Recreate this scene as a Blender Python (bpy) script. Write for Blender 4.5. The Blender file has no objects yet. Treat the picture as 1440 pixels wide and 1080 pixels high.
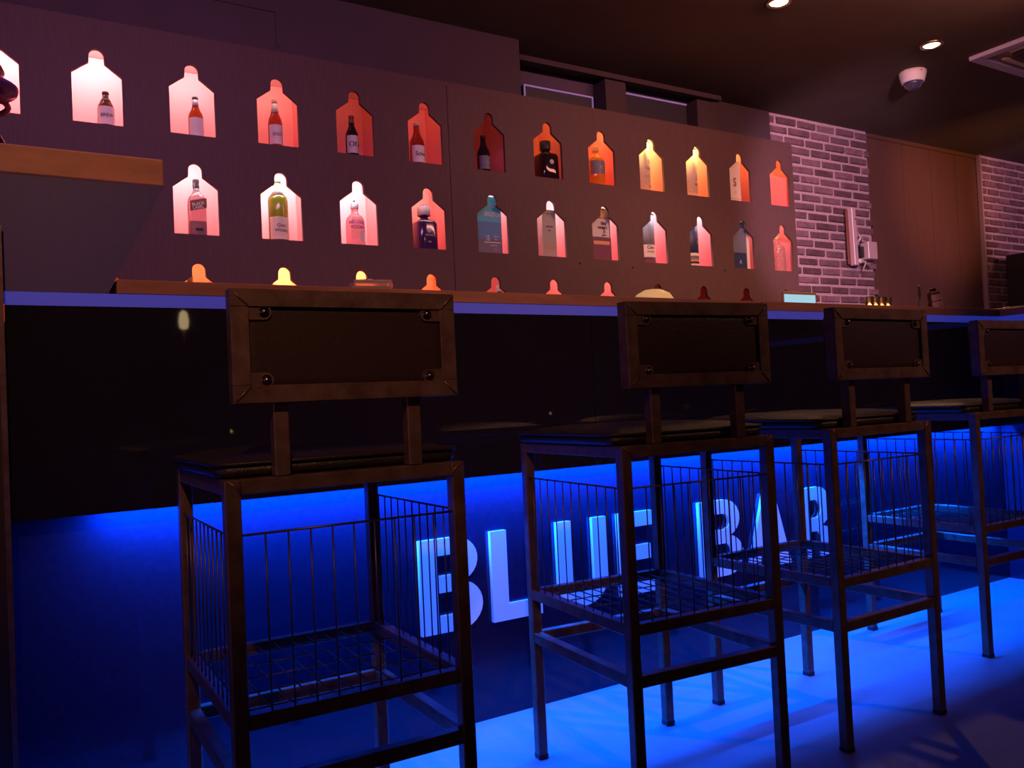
import bpy, math, random
from mathutils import Vector, Matrix
random.seed(7)
PI = math.pi
SC = bpy.context.scene
COL = SC.collection

# ------------------------------------------------------------------ camera
cd = bpy.data.cameras.new('camera')
cam = bpy.data.objects.new('camera', cd); COL.objects.link(cam)
Rv = Vector((0.850825, -0.523326, -0.047188)); Uv = Vector((0.027715, -0.044985, 0.998603)); Fv = Vector((0.524718, 0.850944, 0.023771))
m = Matrix.Identity(4)
for i in range(3):
    m[i][0] = Rv[i]; m[i][1] = Uv[i]; m[i][2] = -Fv[i]
m[0][3], m[1][3], m[2][3] = 0.0, -2.0959, 0.88
cam.matrix_world = m
cd.sensor_width = 36.0; cd.lens = 36.0 * 1190.11 / 1440.0
cd.clip_start = 0.02
SC.camera = cam

# ------------------------------------------------------------------ world, exposure
SC.view_settings.view_transform = 'Standard'
SC.view_settings.look = 'None'
SC.view_settings.exposure = 0.0
SC.view_settings.gamma = 1.0
SC.view_settings.use_curve_mapping = False
W = bpy.data.worlds.new('world'); SC.world = W; W.use_nodes = True
W.node_tree.nodes['Background'].inputs[0].default_value = (0.50, 0.20, 0.42, 1)
W.node_tree.nodes['Background'].inputs[1].default_value = 0.35
SC.cycles.max_bounces = 8
SC.cycles.transmission_bounces = 8
SC.cycles.sample_clamp_indirect = 4.0
SC.cycles.caustics_refractive = False
SC.cycles.use_denoising = True

# ------------------------------------------------------------------ lights of the room and added fill lights
def area(name, loc, target, sx, sy, power, color, spread=PI):
    l = bpy.data.lights.new(name, 'AREA'); l.shape = 'RECTANGLE'; l.size = sx; l.size_y = sy
    l.energy = power; l.color = color; l.spread = spread
    o = bpy.data.objects.new(name, l); COL.objects.link(o); o.location = loc
    d = Vector(target) - Vector(loc)
    if abs(d.x) < 1e-6 and abs(d.y) < 1e-6: o.rotation_euler = (0, 0, 0)
    else: o.rotation_euler = d.to_track_quat('-Z', 'Y').to_euler()
    return o
def spot(name, loc, target, power, color, deg, blend=.5, r=.04):
    l = bpy.data.lights.new(name, 'SPOT'); l.energy = power; l.color = color
    l.spot_size = math.radians(deg); l.spot_blend = blend; l.shadow_soft_size = r
    o = bpy.data.objects.new(name, l); COL.objects.link(o); o.location = loc
    o.rotation_euler = (Vector(target) - Vector(loc)).to_track_quat('-Z', 'Y').to_euler()
    return o
BLUE = (0.0, 0.095, 1.0)
# the blue LED strip tucked up behind the lower lip of the bar front
area('blue_strip_light', (2.00, -0.034, 0.697), (2.00, -0.034, 0), 3.60, 0.006, 150, BLUE)
# ceiling lamps, then added display fills and added wall washes
spot('downlight_beam', (3.919, 1.143, 3.08), (3.919, 1.143, 0), 70, (1, .50, .20), 120, .8)
spot('downlight_beam', (5.343, 1.104, 3.08), (5.343, 1.104, 0), 60, (1, .50, .20), 120, .8)
spot('downlight_beam', (-0.6, -3.2, 3.05), (0.6, -.3, 1.25), 190, (1, .42, .24), 31, .8)
spot('downlight_beam', (3.6, -3.2, 3.05), (2.35, -.3, 1.3), 175, (1, .42, .24), 42, .8)
area('display_fill_light', (0.6, -.2, 3.06), (1.0, 2.2, 1.9), 2.0, .25, 22, (.92, .36, .80), 2.6)  # this and the next: unseen fills added to brighten the display panel
area('display_fill_light', (4.2, .2, 3.06), (4.4, 2.2, 1.9), 2.0, .25, 34, (1, .36, .28), 2.6)
spot('purple_wash', (3.4, -0.9, 2.3), (6.1, 2.5, 2.2), 520, (.90, .45, .68), 35, .5, .1)  # these three are unseen spots, added to colour the back walls
spot('pink_wash', (7.0, -2.0, 2.4), (9.3, 2.5, 2.7), 330, (1, .42, .62), 24, .4, .1)
spot('amber_wash', (7.0, -1.4, 2.2), (7.8, 2.5, 2.70), 300, (1, .36, .10), 30, 1.0, .03)

# ------------------------------------------------------------------ materials
def srgb(r, g, b):
    f = lambda c: (c/255/12.92) if c/255 <= .04045 else ((c/255+.055)/1.055)**2.4
    return (f(r), f(g), f(b), 1)
def mat(name, col, rough=.5, metal=0, noise=0, nscale=20, col2=None, stretch=(1,1,1), bump=0, trans=0, emit=None, estr=0, ior=1.45, coat=0, bscale=None, spec=.5, alpha=1):
    mt = bpy.data.materials.new(name); mt.use_nodes = True
    nt = mt.node_tree; b = nt.nodes['Principled BSDF']
    b.inputs['Base Color'].default_value = (*col[:3], 1)
    b.inputs['Roughness'].default_value = rough
    b.inputs['Metallic'].default_value = metal
    b.inputs['Transmission Weight'].default_value = trans
    b.inputs['IOR'].default_value = ior
    b.inputs['Coat Weight'].default_value = coat
    b.inputs['Specular IOR Level'].default_value = spec
    b.inputs['Alpha'].default_value = alpha
    if emit:
        b.inputs['Emission Color'].default_value = (*emit[:3], 1); b.inputs['Emission Strength'].default_value = estr
    if noise or col2 or bump:
        tc = nt.nodes.new('ShaderNodeTexCoord'); mp = nt.nodes.new('ShaderNodeMapping')
        mp.inputs['Scale'].default_value = stretch
        nt.links.new(tc.outputs['Object'], mp.inputs['Vector'])
        n = nt.nodes.new('ShaderNodeTexNoise'); n.inputs['Scale'].default_value = nscale; n.inputs['Detail'].default_value = 6
        n.inputs['Roughness'].default_value = .6
        nt.links.new(mp.outputs[0], n.inputs['Vector'])
        if noise or col2:
            rp = nt.nodes.new('ShaderNodeValToRGB'); rp.color_ramp.elements[0].position = .3; rp.color_ramp.elements[1].position = .7
            c2 = col2 if col2 else tuple(c*(1-noise) for c in col[:3])
            rp.color_ramp.elements[0].color = (*c2[:3], 1); rp.color_ramp.elements[1].color = (*col[:3], 1)
            nt.links.new(n.outputs['Fac'], rp.inputs[0]); nt.links.new(rp.outputs[0], b.inputs['Base Color'])
        if bump:
            bp = nt.nodes.new('ShaderNodeBump'); bp.inputs['Strength'].default_value = bump; bp.inputs['Distance'].default_value = .01
            if bscale:
                n2 = nt.nodes.new('ShaderNodeTexNoise'); n2.inputs['Scale'].default_value = bscale
                nt.links.new(mp.outputs[0], n2.inputs['Vector']); nt.links.new(n2.outputs['Fac'], bp.inputs['Height'])
            else: nt.links.new(n.outputs['Fac'], bp.inputs['Height'])
            nt.links.new(bp.outputs[0], b.inputs['Normal'])
    return mt
M = {}
M['floor'] = mat('floor concrete', (.24,.25,.34), .48, noise=.25, nscale=3, bump=.08, bscale=40)
M['ceiling'] = mat('ceiling paint', (.12,.09,.07), .8, noise=.2, nscale=4)
M['wall'] = mat('dark wall paint', (.075,.05,.062), .8, noise=.15, nscale=3)
M['wallback'] = mat('room wall', (.12,.07,.05), .8)
M['panel'] = mat('dark wood grain panel', (.125,.072,.070), .55, col2=(.095,.055,.055), nscale=14, stretch=(9,9,.7), bump=.06, spec=.3)
M['salmon'] = mat('salmon cubby lining', (.88,.29,.28), .6)
M['celltop'] = mat('cubby top with painted brightness', (.90,.66,.62), .6)  # paler than the lining, standing in for strong light at the top
M['woodtop'] = mat('brown wood veneer', (.36,.15,.075), .5, col2=(.25,.095,.05), nscale=7, stretch=(1,1,6), bump=.05)
M['woodtop2'] = mat('lighter brown wood veneer', (.50,.22,.10), .5, col2=(.36,.15,.07), nscale=5, stretch=(2,2,5), bump=.05)
M['gloss'] = mat('black gloss acrylic', (.012,.010,.014), .025, coat=0, spec=.5)
M['gloss2'] = mat('dark scuffed acrylic', (.014,.014,.042), .10, noise=.25, nscale=60, spec=.5)
M['greyface'] = mat('purple grey laminate', (.075,.058,.17), .5, noise=.1, nscale=50)
M['ledband'] = mat('blue diffuser', (.10,.10,.25), .5, emit=(.022,.04,.42), estr=.5)
M['letter'] = mat('white letter with painted blue light', (.40,.48,.85), .4, emit=(.07,.17,1.0), estr=.55)  # blue strip light put into the white letters' colour and glow
M['steel'] = mat('brown raw steel', (.20,.125,.105), .36, metal=.45, col2=(.10,.055,.042), nscale=28, bump=.12)
M['wire'] = mat('dark wire', (.12,.09,.09), .35, metal=.8)
M['leather'] = mat('black leather', (.020,.014,.013), .34, bump=.25, nscale=160)
M['backpanel'] = mat('brown black leather', (.030,.016,.015), .36, bump=.12, nscale=150)
M['bolt'] = mat('dark bolt steel', (.25,.2,.18), .2, metal=1)
M['mortar'] = mat('pale mortar', (.62,.47,.50), .9, noise=.25, nscale=30, bump=.4)
M['white'] = mat('white paint', (.78,.75,.74), .45)
M['paper'] = mat('white paper', (.75,.73,.70), .7)
M['black'] = mat('black plastic', (.015,.013,.013), .4)
M['trimring'] = mat('metal trim', (.6,.5,.4), .3, metal=1)
M['bulb'] = mat('warm lamp', (1,.8,.5), .5, emit=(1,.66,.33), estr=14)
M['chrome'] = mat('chrome', (.8,.78,.8), .12, metal=1)
M['clear'] = mat('clear glass', (1,1,1), .02, trans=1, ior=1.45)
M['screen'] = mat('pale blue screen', (.2,.4,.5), .4, emit=(.34,.66,.80), estr=.9)
M['tan'] = mat('tan plastic', (.50,.30,.18), .5)
M['yellowdisc'] = mat('cream disc with added glow', (.80,.55,.25), .35, emit=(.80,.48,.16), estr=.5)  # weak glow added to brighten the cream disc
M['leaf'] = mat('green leaf', (.14,.16,.06), .5)
M['purplering'] = mat('purple glass', (.28,.12,.95), .1, trans=.2, coat=.3)
M['wine'] = mat('wine red lacquer', (.25,.03,.09), .2, coat=.4)
M['groove'] = mat('door groove', (.02,.012,.012), .8)
M['brownboard'] = mat('brown board', (.15,.07,.05), .6, noise=.15, nscale=6, stretch=(8,8,.6))
M['vent'] = mat('dark vent', (.04,.04,.06), .5)
M['brick'] = mat('painted brick', (.24,.145,.165), .85, col2=(.12,.075,.09), nscale=9, bump=.5, bscale=60)
M['brick2'] = mat('painted brick pale', (.32,.20,.23), .85, col2=(.17,.10,.12), nscale=12, bump=.5, bscale=60)
M['brick3'] = mat('painted brick dark', (.18,.10,.12), .85, col2=(.09,.05,.06), nscale=12, bump=.5, bscale=60)

# ------------------------------------------------------------------ mesh helpers
class MB:
    def __init__(s): s.v = []; s.f = []; s.mi = []; s.sm = []
    def add(s, vs, fs, mi=0, sm=False):
        o = len(s.v); s.v += [tuple(p) for p in vs]
        for f in fs: s.f.append([i+o for i in f]); s.mi.append(mi); s.sm.append(sm)
        return s
    def box(s, x0, x1, y0, y1, z0, z1, mi=0, b=0):
        if x0 > x1: x0, x1 = x1, x0
        if y0 > y1: y0, y1 = y1, y0
        if z0 > z1: z0, z1 = z1, z0
        if b <= 0:
            v = [(x0,y0,z0),(x1,y0,z0),(x1,y1,z0),(x0,y1,z0),(x0,y0,z1),(x1,y0,z1),(x1,y1,z1),(x0,y1,z1)]
            return s.add(v, [(0,3,2,1),(4,5,6,7),(0,1,5,4),(1,2,6,5),(2,3,7,6),(3,0,4,7)], mi)
        # bevelled box: 24 vertices
        v = []; idx = {}
        for i, x in enumerate((x0, x1)):
            for j, y in enumerate((y0, y1)):
                for k, z in enumerate((z0, z1)):
                    sx = b if i == 0 else -b; sy = b if j == 0 else -b; sz = b if k == 0 else -b
                    for ax, p in ((0, (x, y+sy, z+sz)), (1, (x+sx, y, z+sz)), (2, (x+sx, y+sy, z))):
                        idx[(i,j,k,ax)] = len(v); v.append(p)
        F = []
        for i in (0, 1):
            q = [idx[(i,0,0,0)], idx[(i,1,0,0)], idx[(i,1,1,0)], idx[(i,0,1,0)]]; F.append(q if i else q[::-1])
            q = [idx[(0,i,0,1)], idx[(0,i,1,1)], idx[(1,i,1,1)], idx[(1,i,0,1)]]; F.append(q if i else q[::-1])
            q = [idx[(0,0,i,2)], idx[(1,0,i,2)], idx[(1,1,i,2)], idx[(0,1,i,2)]]; F.append(q if i else q[::-1])
        for a in (0, 1):
            for c in (0, 1):
                F.append([idx[(a,c,0,0)], idx[(a,c,1,0)], idx[(a,c,1,1)], idx[(a,c,0,1)]])
                F.append([idx[(a,0,c,0)], idx[(a,1,c,0)], idx[(a,1,c,2)], idx[(a,0,c,2)]])
                F.append([idx[(0,a,c,1)], idx[(1,a,c,1)], idx[(1,a,c,2)], idx[(0,a,c,2)]])
        for i in (0,1):
            for j in (0,1):
                for k in (0,1): F.append([idx[(i,j,k,0)], idx[(i,j,k,1)], idx[(i,j,k,2)]])
        return s.add(v, F, mi)
    def tube(s, pts, r, n=8, mi=0, closed=False):
        pts = [Vector(p) for p in pts]; N = len(pts)
        vs = []; up = None
        for i, p in enumerate(pts):
            if closed: t = (pts[(i+1) % N] - pts[i-1])
            else: t = pts[min(i+1, N-1)] - pts[max(i-1, 0)]
            t.normalize()
            if up is None:
                up = Vector((0,0,1)) if abs(t.z) < .9 else Vector((1,0,0))
            a = (up - t*up.dot(t)).normalized(); b = t.cross(a); up = a
            rr = r[i] if isinstance(r, (list, tuple)) else r
            for k in range(n):
                w = 2*PI*k/n; vs.append(p + a*math.cos(w)*rr + b*math.sin(w)*rr)
        fs = []
        for i in range(N if closed else N-1):
            j = (i+1) % N
            for k in range(n): fs.append((i*n+k, i*n+(k+1) % n, j*n+(k+1) % n, j*n+k))
        if not closed: fs += [tuple(range(n))[::-1], tuple((N-1)*n+k for k in range(n))]
        return s.add(vs, fs, mi, True)
    def lathe(s, prof, c=(0,0,0), n=24, mi=0, a0=0, a1=2*PI, sq=0, sm=True):
        full = abs(a1-a0-2*PI) < 1e-6; m_ = n if full else n+1; vs = []
        for (r, z) in prof:
            for k in range(m_):
                w = a0 + (a1-a0)*k/n; cx, cy = math.cos(w), math.sin(w)
                if sq:
                    q = (abs(cx)**(2/(1-sq*.85)) if False else 0)
                    e = 2 + sq*6; d = (abs(cx)**e + abs(cy)**e)**(-1/e); cx *= d; cy *= d
                vs.append((c[0]+r*cx, c[1]+r*cy, c[2]+z))
        fs = []
        for i in range(len(prof)-1):
            for k in range(n):
                k2 = (k+1) % m_
                fs.append((i*m_+k, i*m_+k2, (i+1)*m_+k2, (i+1)*m_+k))
        if full:
            if prof[0][0] > 1e-5: fs.append(tuple(range(m_))[::-1])
            if prof[-1][0] > 1e-5: fs.append(tuple((len(prof)-1)*m_+k for k in range(m_)))
        return s.add(vs, fs, mi, sm)
    def build(s, name, mats, parent=None, loc=None):
        me = bpy.data.meshes.new(name); me.from_pydata(s.v, [], s.f); me.update()
        for mt in (mats if isinstance(mats, (list, tuple)) else [mats]): me.materials.append(mt)
        for p, mi, sm in zip(me.polygons, s.mi, s.sm): p.material_index = mi; p.use_smooth = sm
        o = bpy.data.objects.new(name, me); COL.objects.link(o)
        if parent: o.parent = parent
        if loc: o.location = loc
        return o
def thing(name, label, cat, loc=(0,0,0), group=None, rz=0):
    o = bpy.data.objects.new(name, None); COL.objects.link(o); o.location = loc; o.rotation_euler = (0,0,rz)
    o.empty_display_size = .05; tag(o, label, cat, group); return o
def tag(o, label, cat, group=None):
    o['label'] = label; o['category'] = cat
    if group: o['group'] = group
    return o
def structure(o): o['kind'] = 'structure'; return o
def copy_tree(o, parent=None):
    c = o.copy(); COL.objects.link(c)
    if parent: c.parent = parent
    for ch in list(o.children): copy_tree(ch, c)
    return c
def curve_mesh(name, splines, depth, mats, parent=None, plane='xz', loc=(0,0,0), bevel=0):
    """splines of (x, z) points, outer ones and holes, filled and given thickness along y"""
    cu = bpy.data.curves.new('outline', 'CURVE'); cu.dimensions = '2D'; cu.fill_mode = 'BOTH'; cu.extrude = depth/2; cu.bevel_depth = bevel
    for sp in splines:
        p = cu.splines.new('POLY'); p.points.add(len(sp)-1); p.use_cyclic_u = True
        for q, (a, b) in zip(p.points, sp): q.co = (a, b, 0, 1)
    return conv(cu, name, mats, parent, loc)
def conv(cu, name, mats, parent, loc, warp=None):
    t = bpy.data.objects.new('t', cu); COL.objects.link(t)
    dg = bpy.context.evaluated_depsgraph_get(); dg.update()
    me = bpy.data.meshes.new_from_object(t.evaluated_get(dg)); me.name = name
    for v in me.vertices:
        x, y, z = v.co; v.co = (x, -z, y)       # stand upright facing -y
        if warp: v.co = warp(v.co)
    bpy.data.objects.remove(t); bpy.data.curves.remove(cu)
    me.materials.clear()
    for mt in (mats if isinstance(mats, (list, tuple)) else [mats]): me.materials.append(mt)
    o = bpy.data.objects.new(name, me); COL.objects.link(o); o.location = loc
    if parent: o.parent = parent
    return o
def text(name, s, size, mats, parent=None, loc=(0,0,0), warp=None, depth=.0004, align='CENTER', squeeze=1):
    cu = bpy.data.curves.new('txt', 'FONT'); cu.body = s; cu.size = size; cu.extrude = depth; cu.align_x = align; cu.offset = size*.015
    w0 = warp
    def wf(co):
        co = Vector((co.x*squeeze, co.y, co.z))
        return w0(co) if w0 else co
    return conv(cu, name, mats, parent, loc, wf)

# ------------------------------------------------------------------ the setting
def slab(name, x0, x1, y0, y1, z0, z1, mt):
    return structure(MB().box(x0, x1, y0, y1, z0, z1).build(name, mt))
slab('floor', -4, 12, -6, 4, -.06, 0, M['floor'])
slab('ceiling', -4, 12, -6, 4, 3.12, 3.2, M['ceiling'])
slab('wall_far', -4, 12, -6.1, -6.0, 0, 3.12, M['wallback'])
slab('wall_back', -4, 12, 2.70, 2.80, 0, 3.12, M['wall'])
# plain bulkhead above the display, left of the recess
slab('trim_1', -4, 2.83, 2.225, 2.70, 2.765, 3.12, M['wall'])
slab('trim_2', 4.74, 5.36, 2.49, 2.70, 2.77, 3.12, M['wall'])
slab('trim_3', 2.83, 4.74, 2.40, 2.44, 3.085, 3.12, M['wall'])
# bulkhead outline seam
structure(MB().box(1.32, 1.335, 2.218, 2.225, 2.80, 2.98).box(0.9, 1.335, 2.218, 2.225, 2.98, 2.99).build('trim_4', M['wall']))
# recess with two slim wall openings edged in blue light
def slot_window(n, x0, x1, z0, z1, sides):
    w = structure(MB().box(x0, x1, 2.53, 2.559, z0, z1).build('window_%d' % n, M['vent']))
    f = MB().box(x0, x1, 2.522, 2.53, z1-.009, z1)
    if sides: f.box(x0, x0+.009, 2.522, 2.53, z0, z1-.009).box(x1-.009, x1, 2.522, 2.53, z0, z1-.009)
    o = f.build('window_frame', mat('violet lit frame', (.45,.40,.6), .4, emit=(.20,.13,.40), estr=.45), w)
slab('wall_recess', 2.83, 4.74, 2.56, 2.70, 2.77, 3.12, mat('recess paint', (.11,.085,.15), .8))
slot_window(1, 3.05, 3.62, 2.78, 2.985, True)
slot_window(2, 3.86, 4.50, 2.78, 3.062, False)
structure(MB().box(3.65, 3.83, 2.42, 2.555, 2.77, 3.08).box(4.53, 4.735, 2.445, 2.555, 2.77, 3.08).build('trim_5', M['wall']))

def brick_wall(name, x0, x1, z0, z1, y, seed, ragged=True, xcut=None):
    rnd = random.Random(seed); b = MB()
    b.box(x0+.01, x1-.02, y+.004, y+.19, z0, z1, 0)
    z = z0; row = 0
    while z < z1-.02:
        h = .056; hz = min(h, z1-z-.004); x = x0 - (0 if row % 2 == 0 else .125) + rnd.uniform(-.03,.03)
        while x < x1-.03:
            L = rnd.choice((.25,.26,.27,.25,.24,.22)); a = max(x, x0); c = min(x+L-.020, x1 + (rnd.uniform(-.03,.02) if ragged else 0))
            if c-a > .03:
                o = rnd.uniform(-.006,.006); d = rnd.uniform(.006,.016); t1 = rnd.uniform(-.004,.004)
                mi = rnd.choice((1,1,2,2,3,3,1))
                yy = y-d; g = .006
                # slightly irregular brick face with softened rim
                fx0, fx1, fz0, fz1 = a+g, c-g, z+g+o*.5, z+hz-g+o*.5+.002
                v = [(a+.002,y+.006,z+.001),(c-.002,y+.006,z+.001),(c-.002,y+.006,z+hz-.001),(a+.002,y+.006,z+hz-.001),
                     (fx0,yy,fz0+t1*.4),(fx1,yy+rnd.uniform(-.003,.003),fz0-t1*.4),(fx1,yy,fz1-t1*.5),(fx0,yy+rnd.uniform(-.003,.003),fz1+t1*.5)]
                b.add(v, [(4,5,6,7),(0,1,5,4),(1,2,6,5),(2,3,7,6),(3,0,4,7)], mi)
            x += L + .004
        z += .0755; row += 1
    return structure(b.build(name, [M['mortar'], M['brick'], M['brick2'], M['brick3']]))
brick_wall('wall_brick', 5.36, 6.62, 1.0, 3.12, 2.50, 3)
brick_wall('wall_brick_right', 8.38, 11.2, 1.0, 3.12, 2.50, 5)
structure(MB().box(8.362, 8.384, 2.49, 2.53, 0, 3.12).build('trim_6', mat('pale trim', (.42,.30,.34), .6)))
slab('wall_plinth', 5.26, 11.2, 2.52, 2.70, 0, 1.0, M['wall'])
# board clad wall between the brick piers
bw = MB()
bx = 6.62
for wd in (.10, .43, .43, .41, .37):
    x1 = min(bx+wd, 8.35); bw.box(bx+.003, x1-.003, 2.53, 2.56, 0, 3.085); bx = x1
bw.box(6.62, 8.35, 2.55, 2.70, 0, 3.12, 1); bw.box(6.62, 8.35, 2.515, 2.55, 3.085, 3.12, 0)
structure(bw.build('wall_board', [M['brownboard'], M['groove']]))

# ------------------------------------------------------------------ back display with bottle shaped openings
PX = .4215; X0 = .463; YW = 2.20; RZ = (2.273, 1.782, 1.291)
def niche_outline(cx, z0, w=.1065):
    pts = [(cx-w, z0), (cx+w, z0), (cx+w, z0+.228), (cx+.052, z0+.270), (cx+.034, z0+.283), (cx+.0325, z0+.300)]
    for k in range(0, 9):
        a = PI*k/8; pts.append((cx+.0325*math.cos(a), z0+.316+.0325*math.sin(a)))
    pts += [(cx-.0325, z0+.300), (cx-.034, z0+.283), (cx-.052, z0+.270), (cx-w, z0+.228)]
    return pts
disp = thing('bottle_display', 'dark wood wall display pierced with rows of glowing bottle-shaped openings', 'display shelf', (0, YW, 0))
def panel_piece(xa, xb, ks):
    sp = [[(xa, .95), (xb, .95), (xb, 2.745), (xa, 2.745)]]
    for r in range(3):
        for k in ks: sp.append(niche_outline(X0+PX*k, RZ[r]))
    return curve_mesh('front_panel', sp, .018, M['panel'], disp, loc=(0, .009, 0))
panel_piece(-1.2, 2.296, [-3,-2,-1,0,1,2,3,4])
panel_piece(2.300, 5.25, [5,6,7,8,9,10,11])
MB().box(2.285, 2.311, .0182, .0188, .95, 2.74).build('seam_light_block', M['panel'], disp)  # hidden strip added to stop cubby light leaking through the seam
cap = MB().box(-1.2, 5.25, .0, .42, 2.745, 2.765).build('top_board', M['panel'], disp)
MB().box(5.232, 5.25, .018, .42, 0, 2.745).build('side_board', M['panel'], disp)
MB().box(-1.2, 5.25, .004, .42, 0, .95).build('base_cabinet', M['panel'], disp)
for (sx, sz) in ((3.198, 1.751), (3.627, 1.743), (4.476, 1.760)):
    MB().lathe([(0, .003), (.006, .002), (.008, 0)], n=10).build('screw_cap', M['black'], disp, (sx, -.001, sz)).rotation_euler = (PI/2, 0, 0)
cell = None
def cubby(k, r, mt):
    global cell
    xa = X0+PX*(k-.5)+.006; xb = min(xa+PX-.012, 5.222); z0 = RZ[r]; z1 = z0+.462
    ya, yb = .019, .400; b = MB(); t = .008
    b.box(xa-t, xb+t, yb, yb+t, z0-t, z1+t)       # back
    b.box(xa-t, xa, ya, yb, z0-t, z1+t); b.box(xb, xb+t, ya, yb, z0-t, z1+t)
    b.box(xa, xb, ya, yb, z0-t, z0); b.box(xa, xb, ya, yb, z1, z1+t, 1)
    return b.build('cubby', [mt, M['celltop']], disp)
WP = (1,.82,.90); OR = (1,.50,.16); YE = (1,.74,.22); PK = (1,.62,.55); RD = (1,.40,.30)
# strip light of every cubby: colour and power
LIT = {0: {-1:(WP,4.2), 0:(WP,3.6), 1:(WP,2.4), 2:(PK,1.1), 3:(RD,.27), 4:(RD,.42), 5:(RD,.08), 6:(OR,.5), 7:(OR,1.5), 8:(YE,8.0), 9:(YE,7.5), 10:(OR,2.0), 11:(OR,1.6)},
       1: {-1:(WP,1.5), 0:(WP,4.0), 1:(WP,3.2), 2:(WP,5.2), 3:(WP,5.0), 4:(PK,1.9), 5:(WP,4.6), 6:(WP,5.4), 7:(WP,4.6), 8:(WP,4.4), 9:(WP,4.0), 10:(WP,2.2), 11:(PK,1.5)},
       2: {-1:(OR,.5), 0:(OR,.5), 1:(OR,1.6), 2:(YE,6.0), 3:(YE,5.8), 4:(OR,1.7), 5:(PK,.5), 6:(PK,1.2), 7:(PK,1.1), 8:(RD,.05)}}
for r in range(3):
    for k in range(-1, 12):
        cubby(k, r, M['salmon'])
        if k in LIT[r]:
            c, p = LIT[r][k]
            xc, sx = (X0+PX*k-.03, .30) if k == 11 else (X0+PX*k, .36)
            area('cubby_strip_light', (xc, YW+.035, RZ[r]+.395), (xc, YW+.30, RZ[r]+.10), sx, .012, p*.35, c)
            area('cubby_strip_light', (xc, YW+.17, RZ[r]+.438), (xc, YW+.40, RZ[r]+.400), sx, .012, p*.62, c)

# ------------------------------------------------------------------ bottles and cartons
def glassm(name, col, tr=.85, rough=.03):
    return mat(name, col, rough, trans=tr, ior=1.4)
G = {'amber': glassm('amber glass', (.42,.13,.03)), 'brown': glassm('brown glass', (.16,.045,.02), .6), 'red': glassm('red brown glass', (.45,.10,.06)),
     'green': glassm('green glass', (.22,.34,.03), .45), 'clear': glassm('clear bottle glass', (.97,.96,.97), .80), 'dark': glassm('dark glass', (.03,.015,.02), .3),
     'whisky': glassm('whisky amber', (.85,.30,.03), .3), 'plum': mat('plum glass', (.05,.02,.10), .15, coat=.5), 'goldg': glassm('pink gold glass', (.85,.50,.42), .7)}
C_ = {k: mat(k+' print', v, .5) for k, v in {'white': (.78,.76,.72), 'cream': (.75,.68,.52), 'black': (.02,.018,.02), 'navy': (.03,.045,.12), 'teal': (.07,.52,.64),
     'deepteal': (.08,.28,.50), 'grey': (.38,.38,.34), 'purple': (.13,.05,.45), 'gold': (.55,.32,.10), 'brown': (.20,.07,.04), 'peach': (.70,.35,.22), 'plumred': (.16,.05,.10), 'silver': (.6,.58,.6),
     'violet': (.09,.02,.50), 'tan': (.62,.42,.22), 'slate': (.16,.18,.24)}.items()}
SHAPES = {  # (radius fraction, height fraction) for body, and start of neck
 'beer': [(.6,0),(.95,.01),(1,.04),(1,.52),(.92,.60),(.62,.70),(.44,.78),(.38,.90),(.36,.955)],
 'stubby': [(.6,0),(.95,.01),(1,.05),(1,.55),(.85,.66),(.50,.78),(.36,.86),(.36,.955)],
 'whisky': [(.7,0),(.96,.01),(1,.04),(1,.60),(.93,.68),(.60,.745),(.38,.79),(.34,.86),(.34,.93)],
 'slim': [(.7,0),(.96,.01),(1,.03),(1,.64),(.90,.70),(.50,.745),(.36,.78),(.34,.92)],
 'apoth': [(.7,0),(.95,.01),(1,.05),(1,.56),(.93,.64),(.70,.71),(.40,.745),(.36,.80),(.36,.88)],
 'squat': [(.8,0),(.97,.01),(1,.05),(1,.60),(.90,.66),(.42,.71),(.32,.75),(.32,.80)]}
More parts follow.
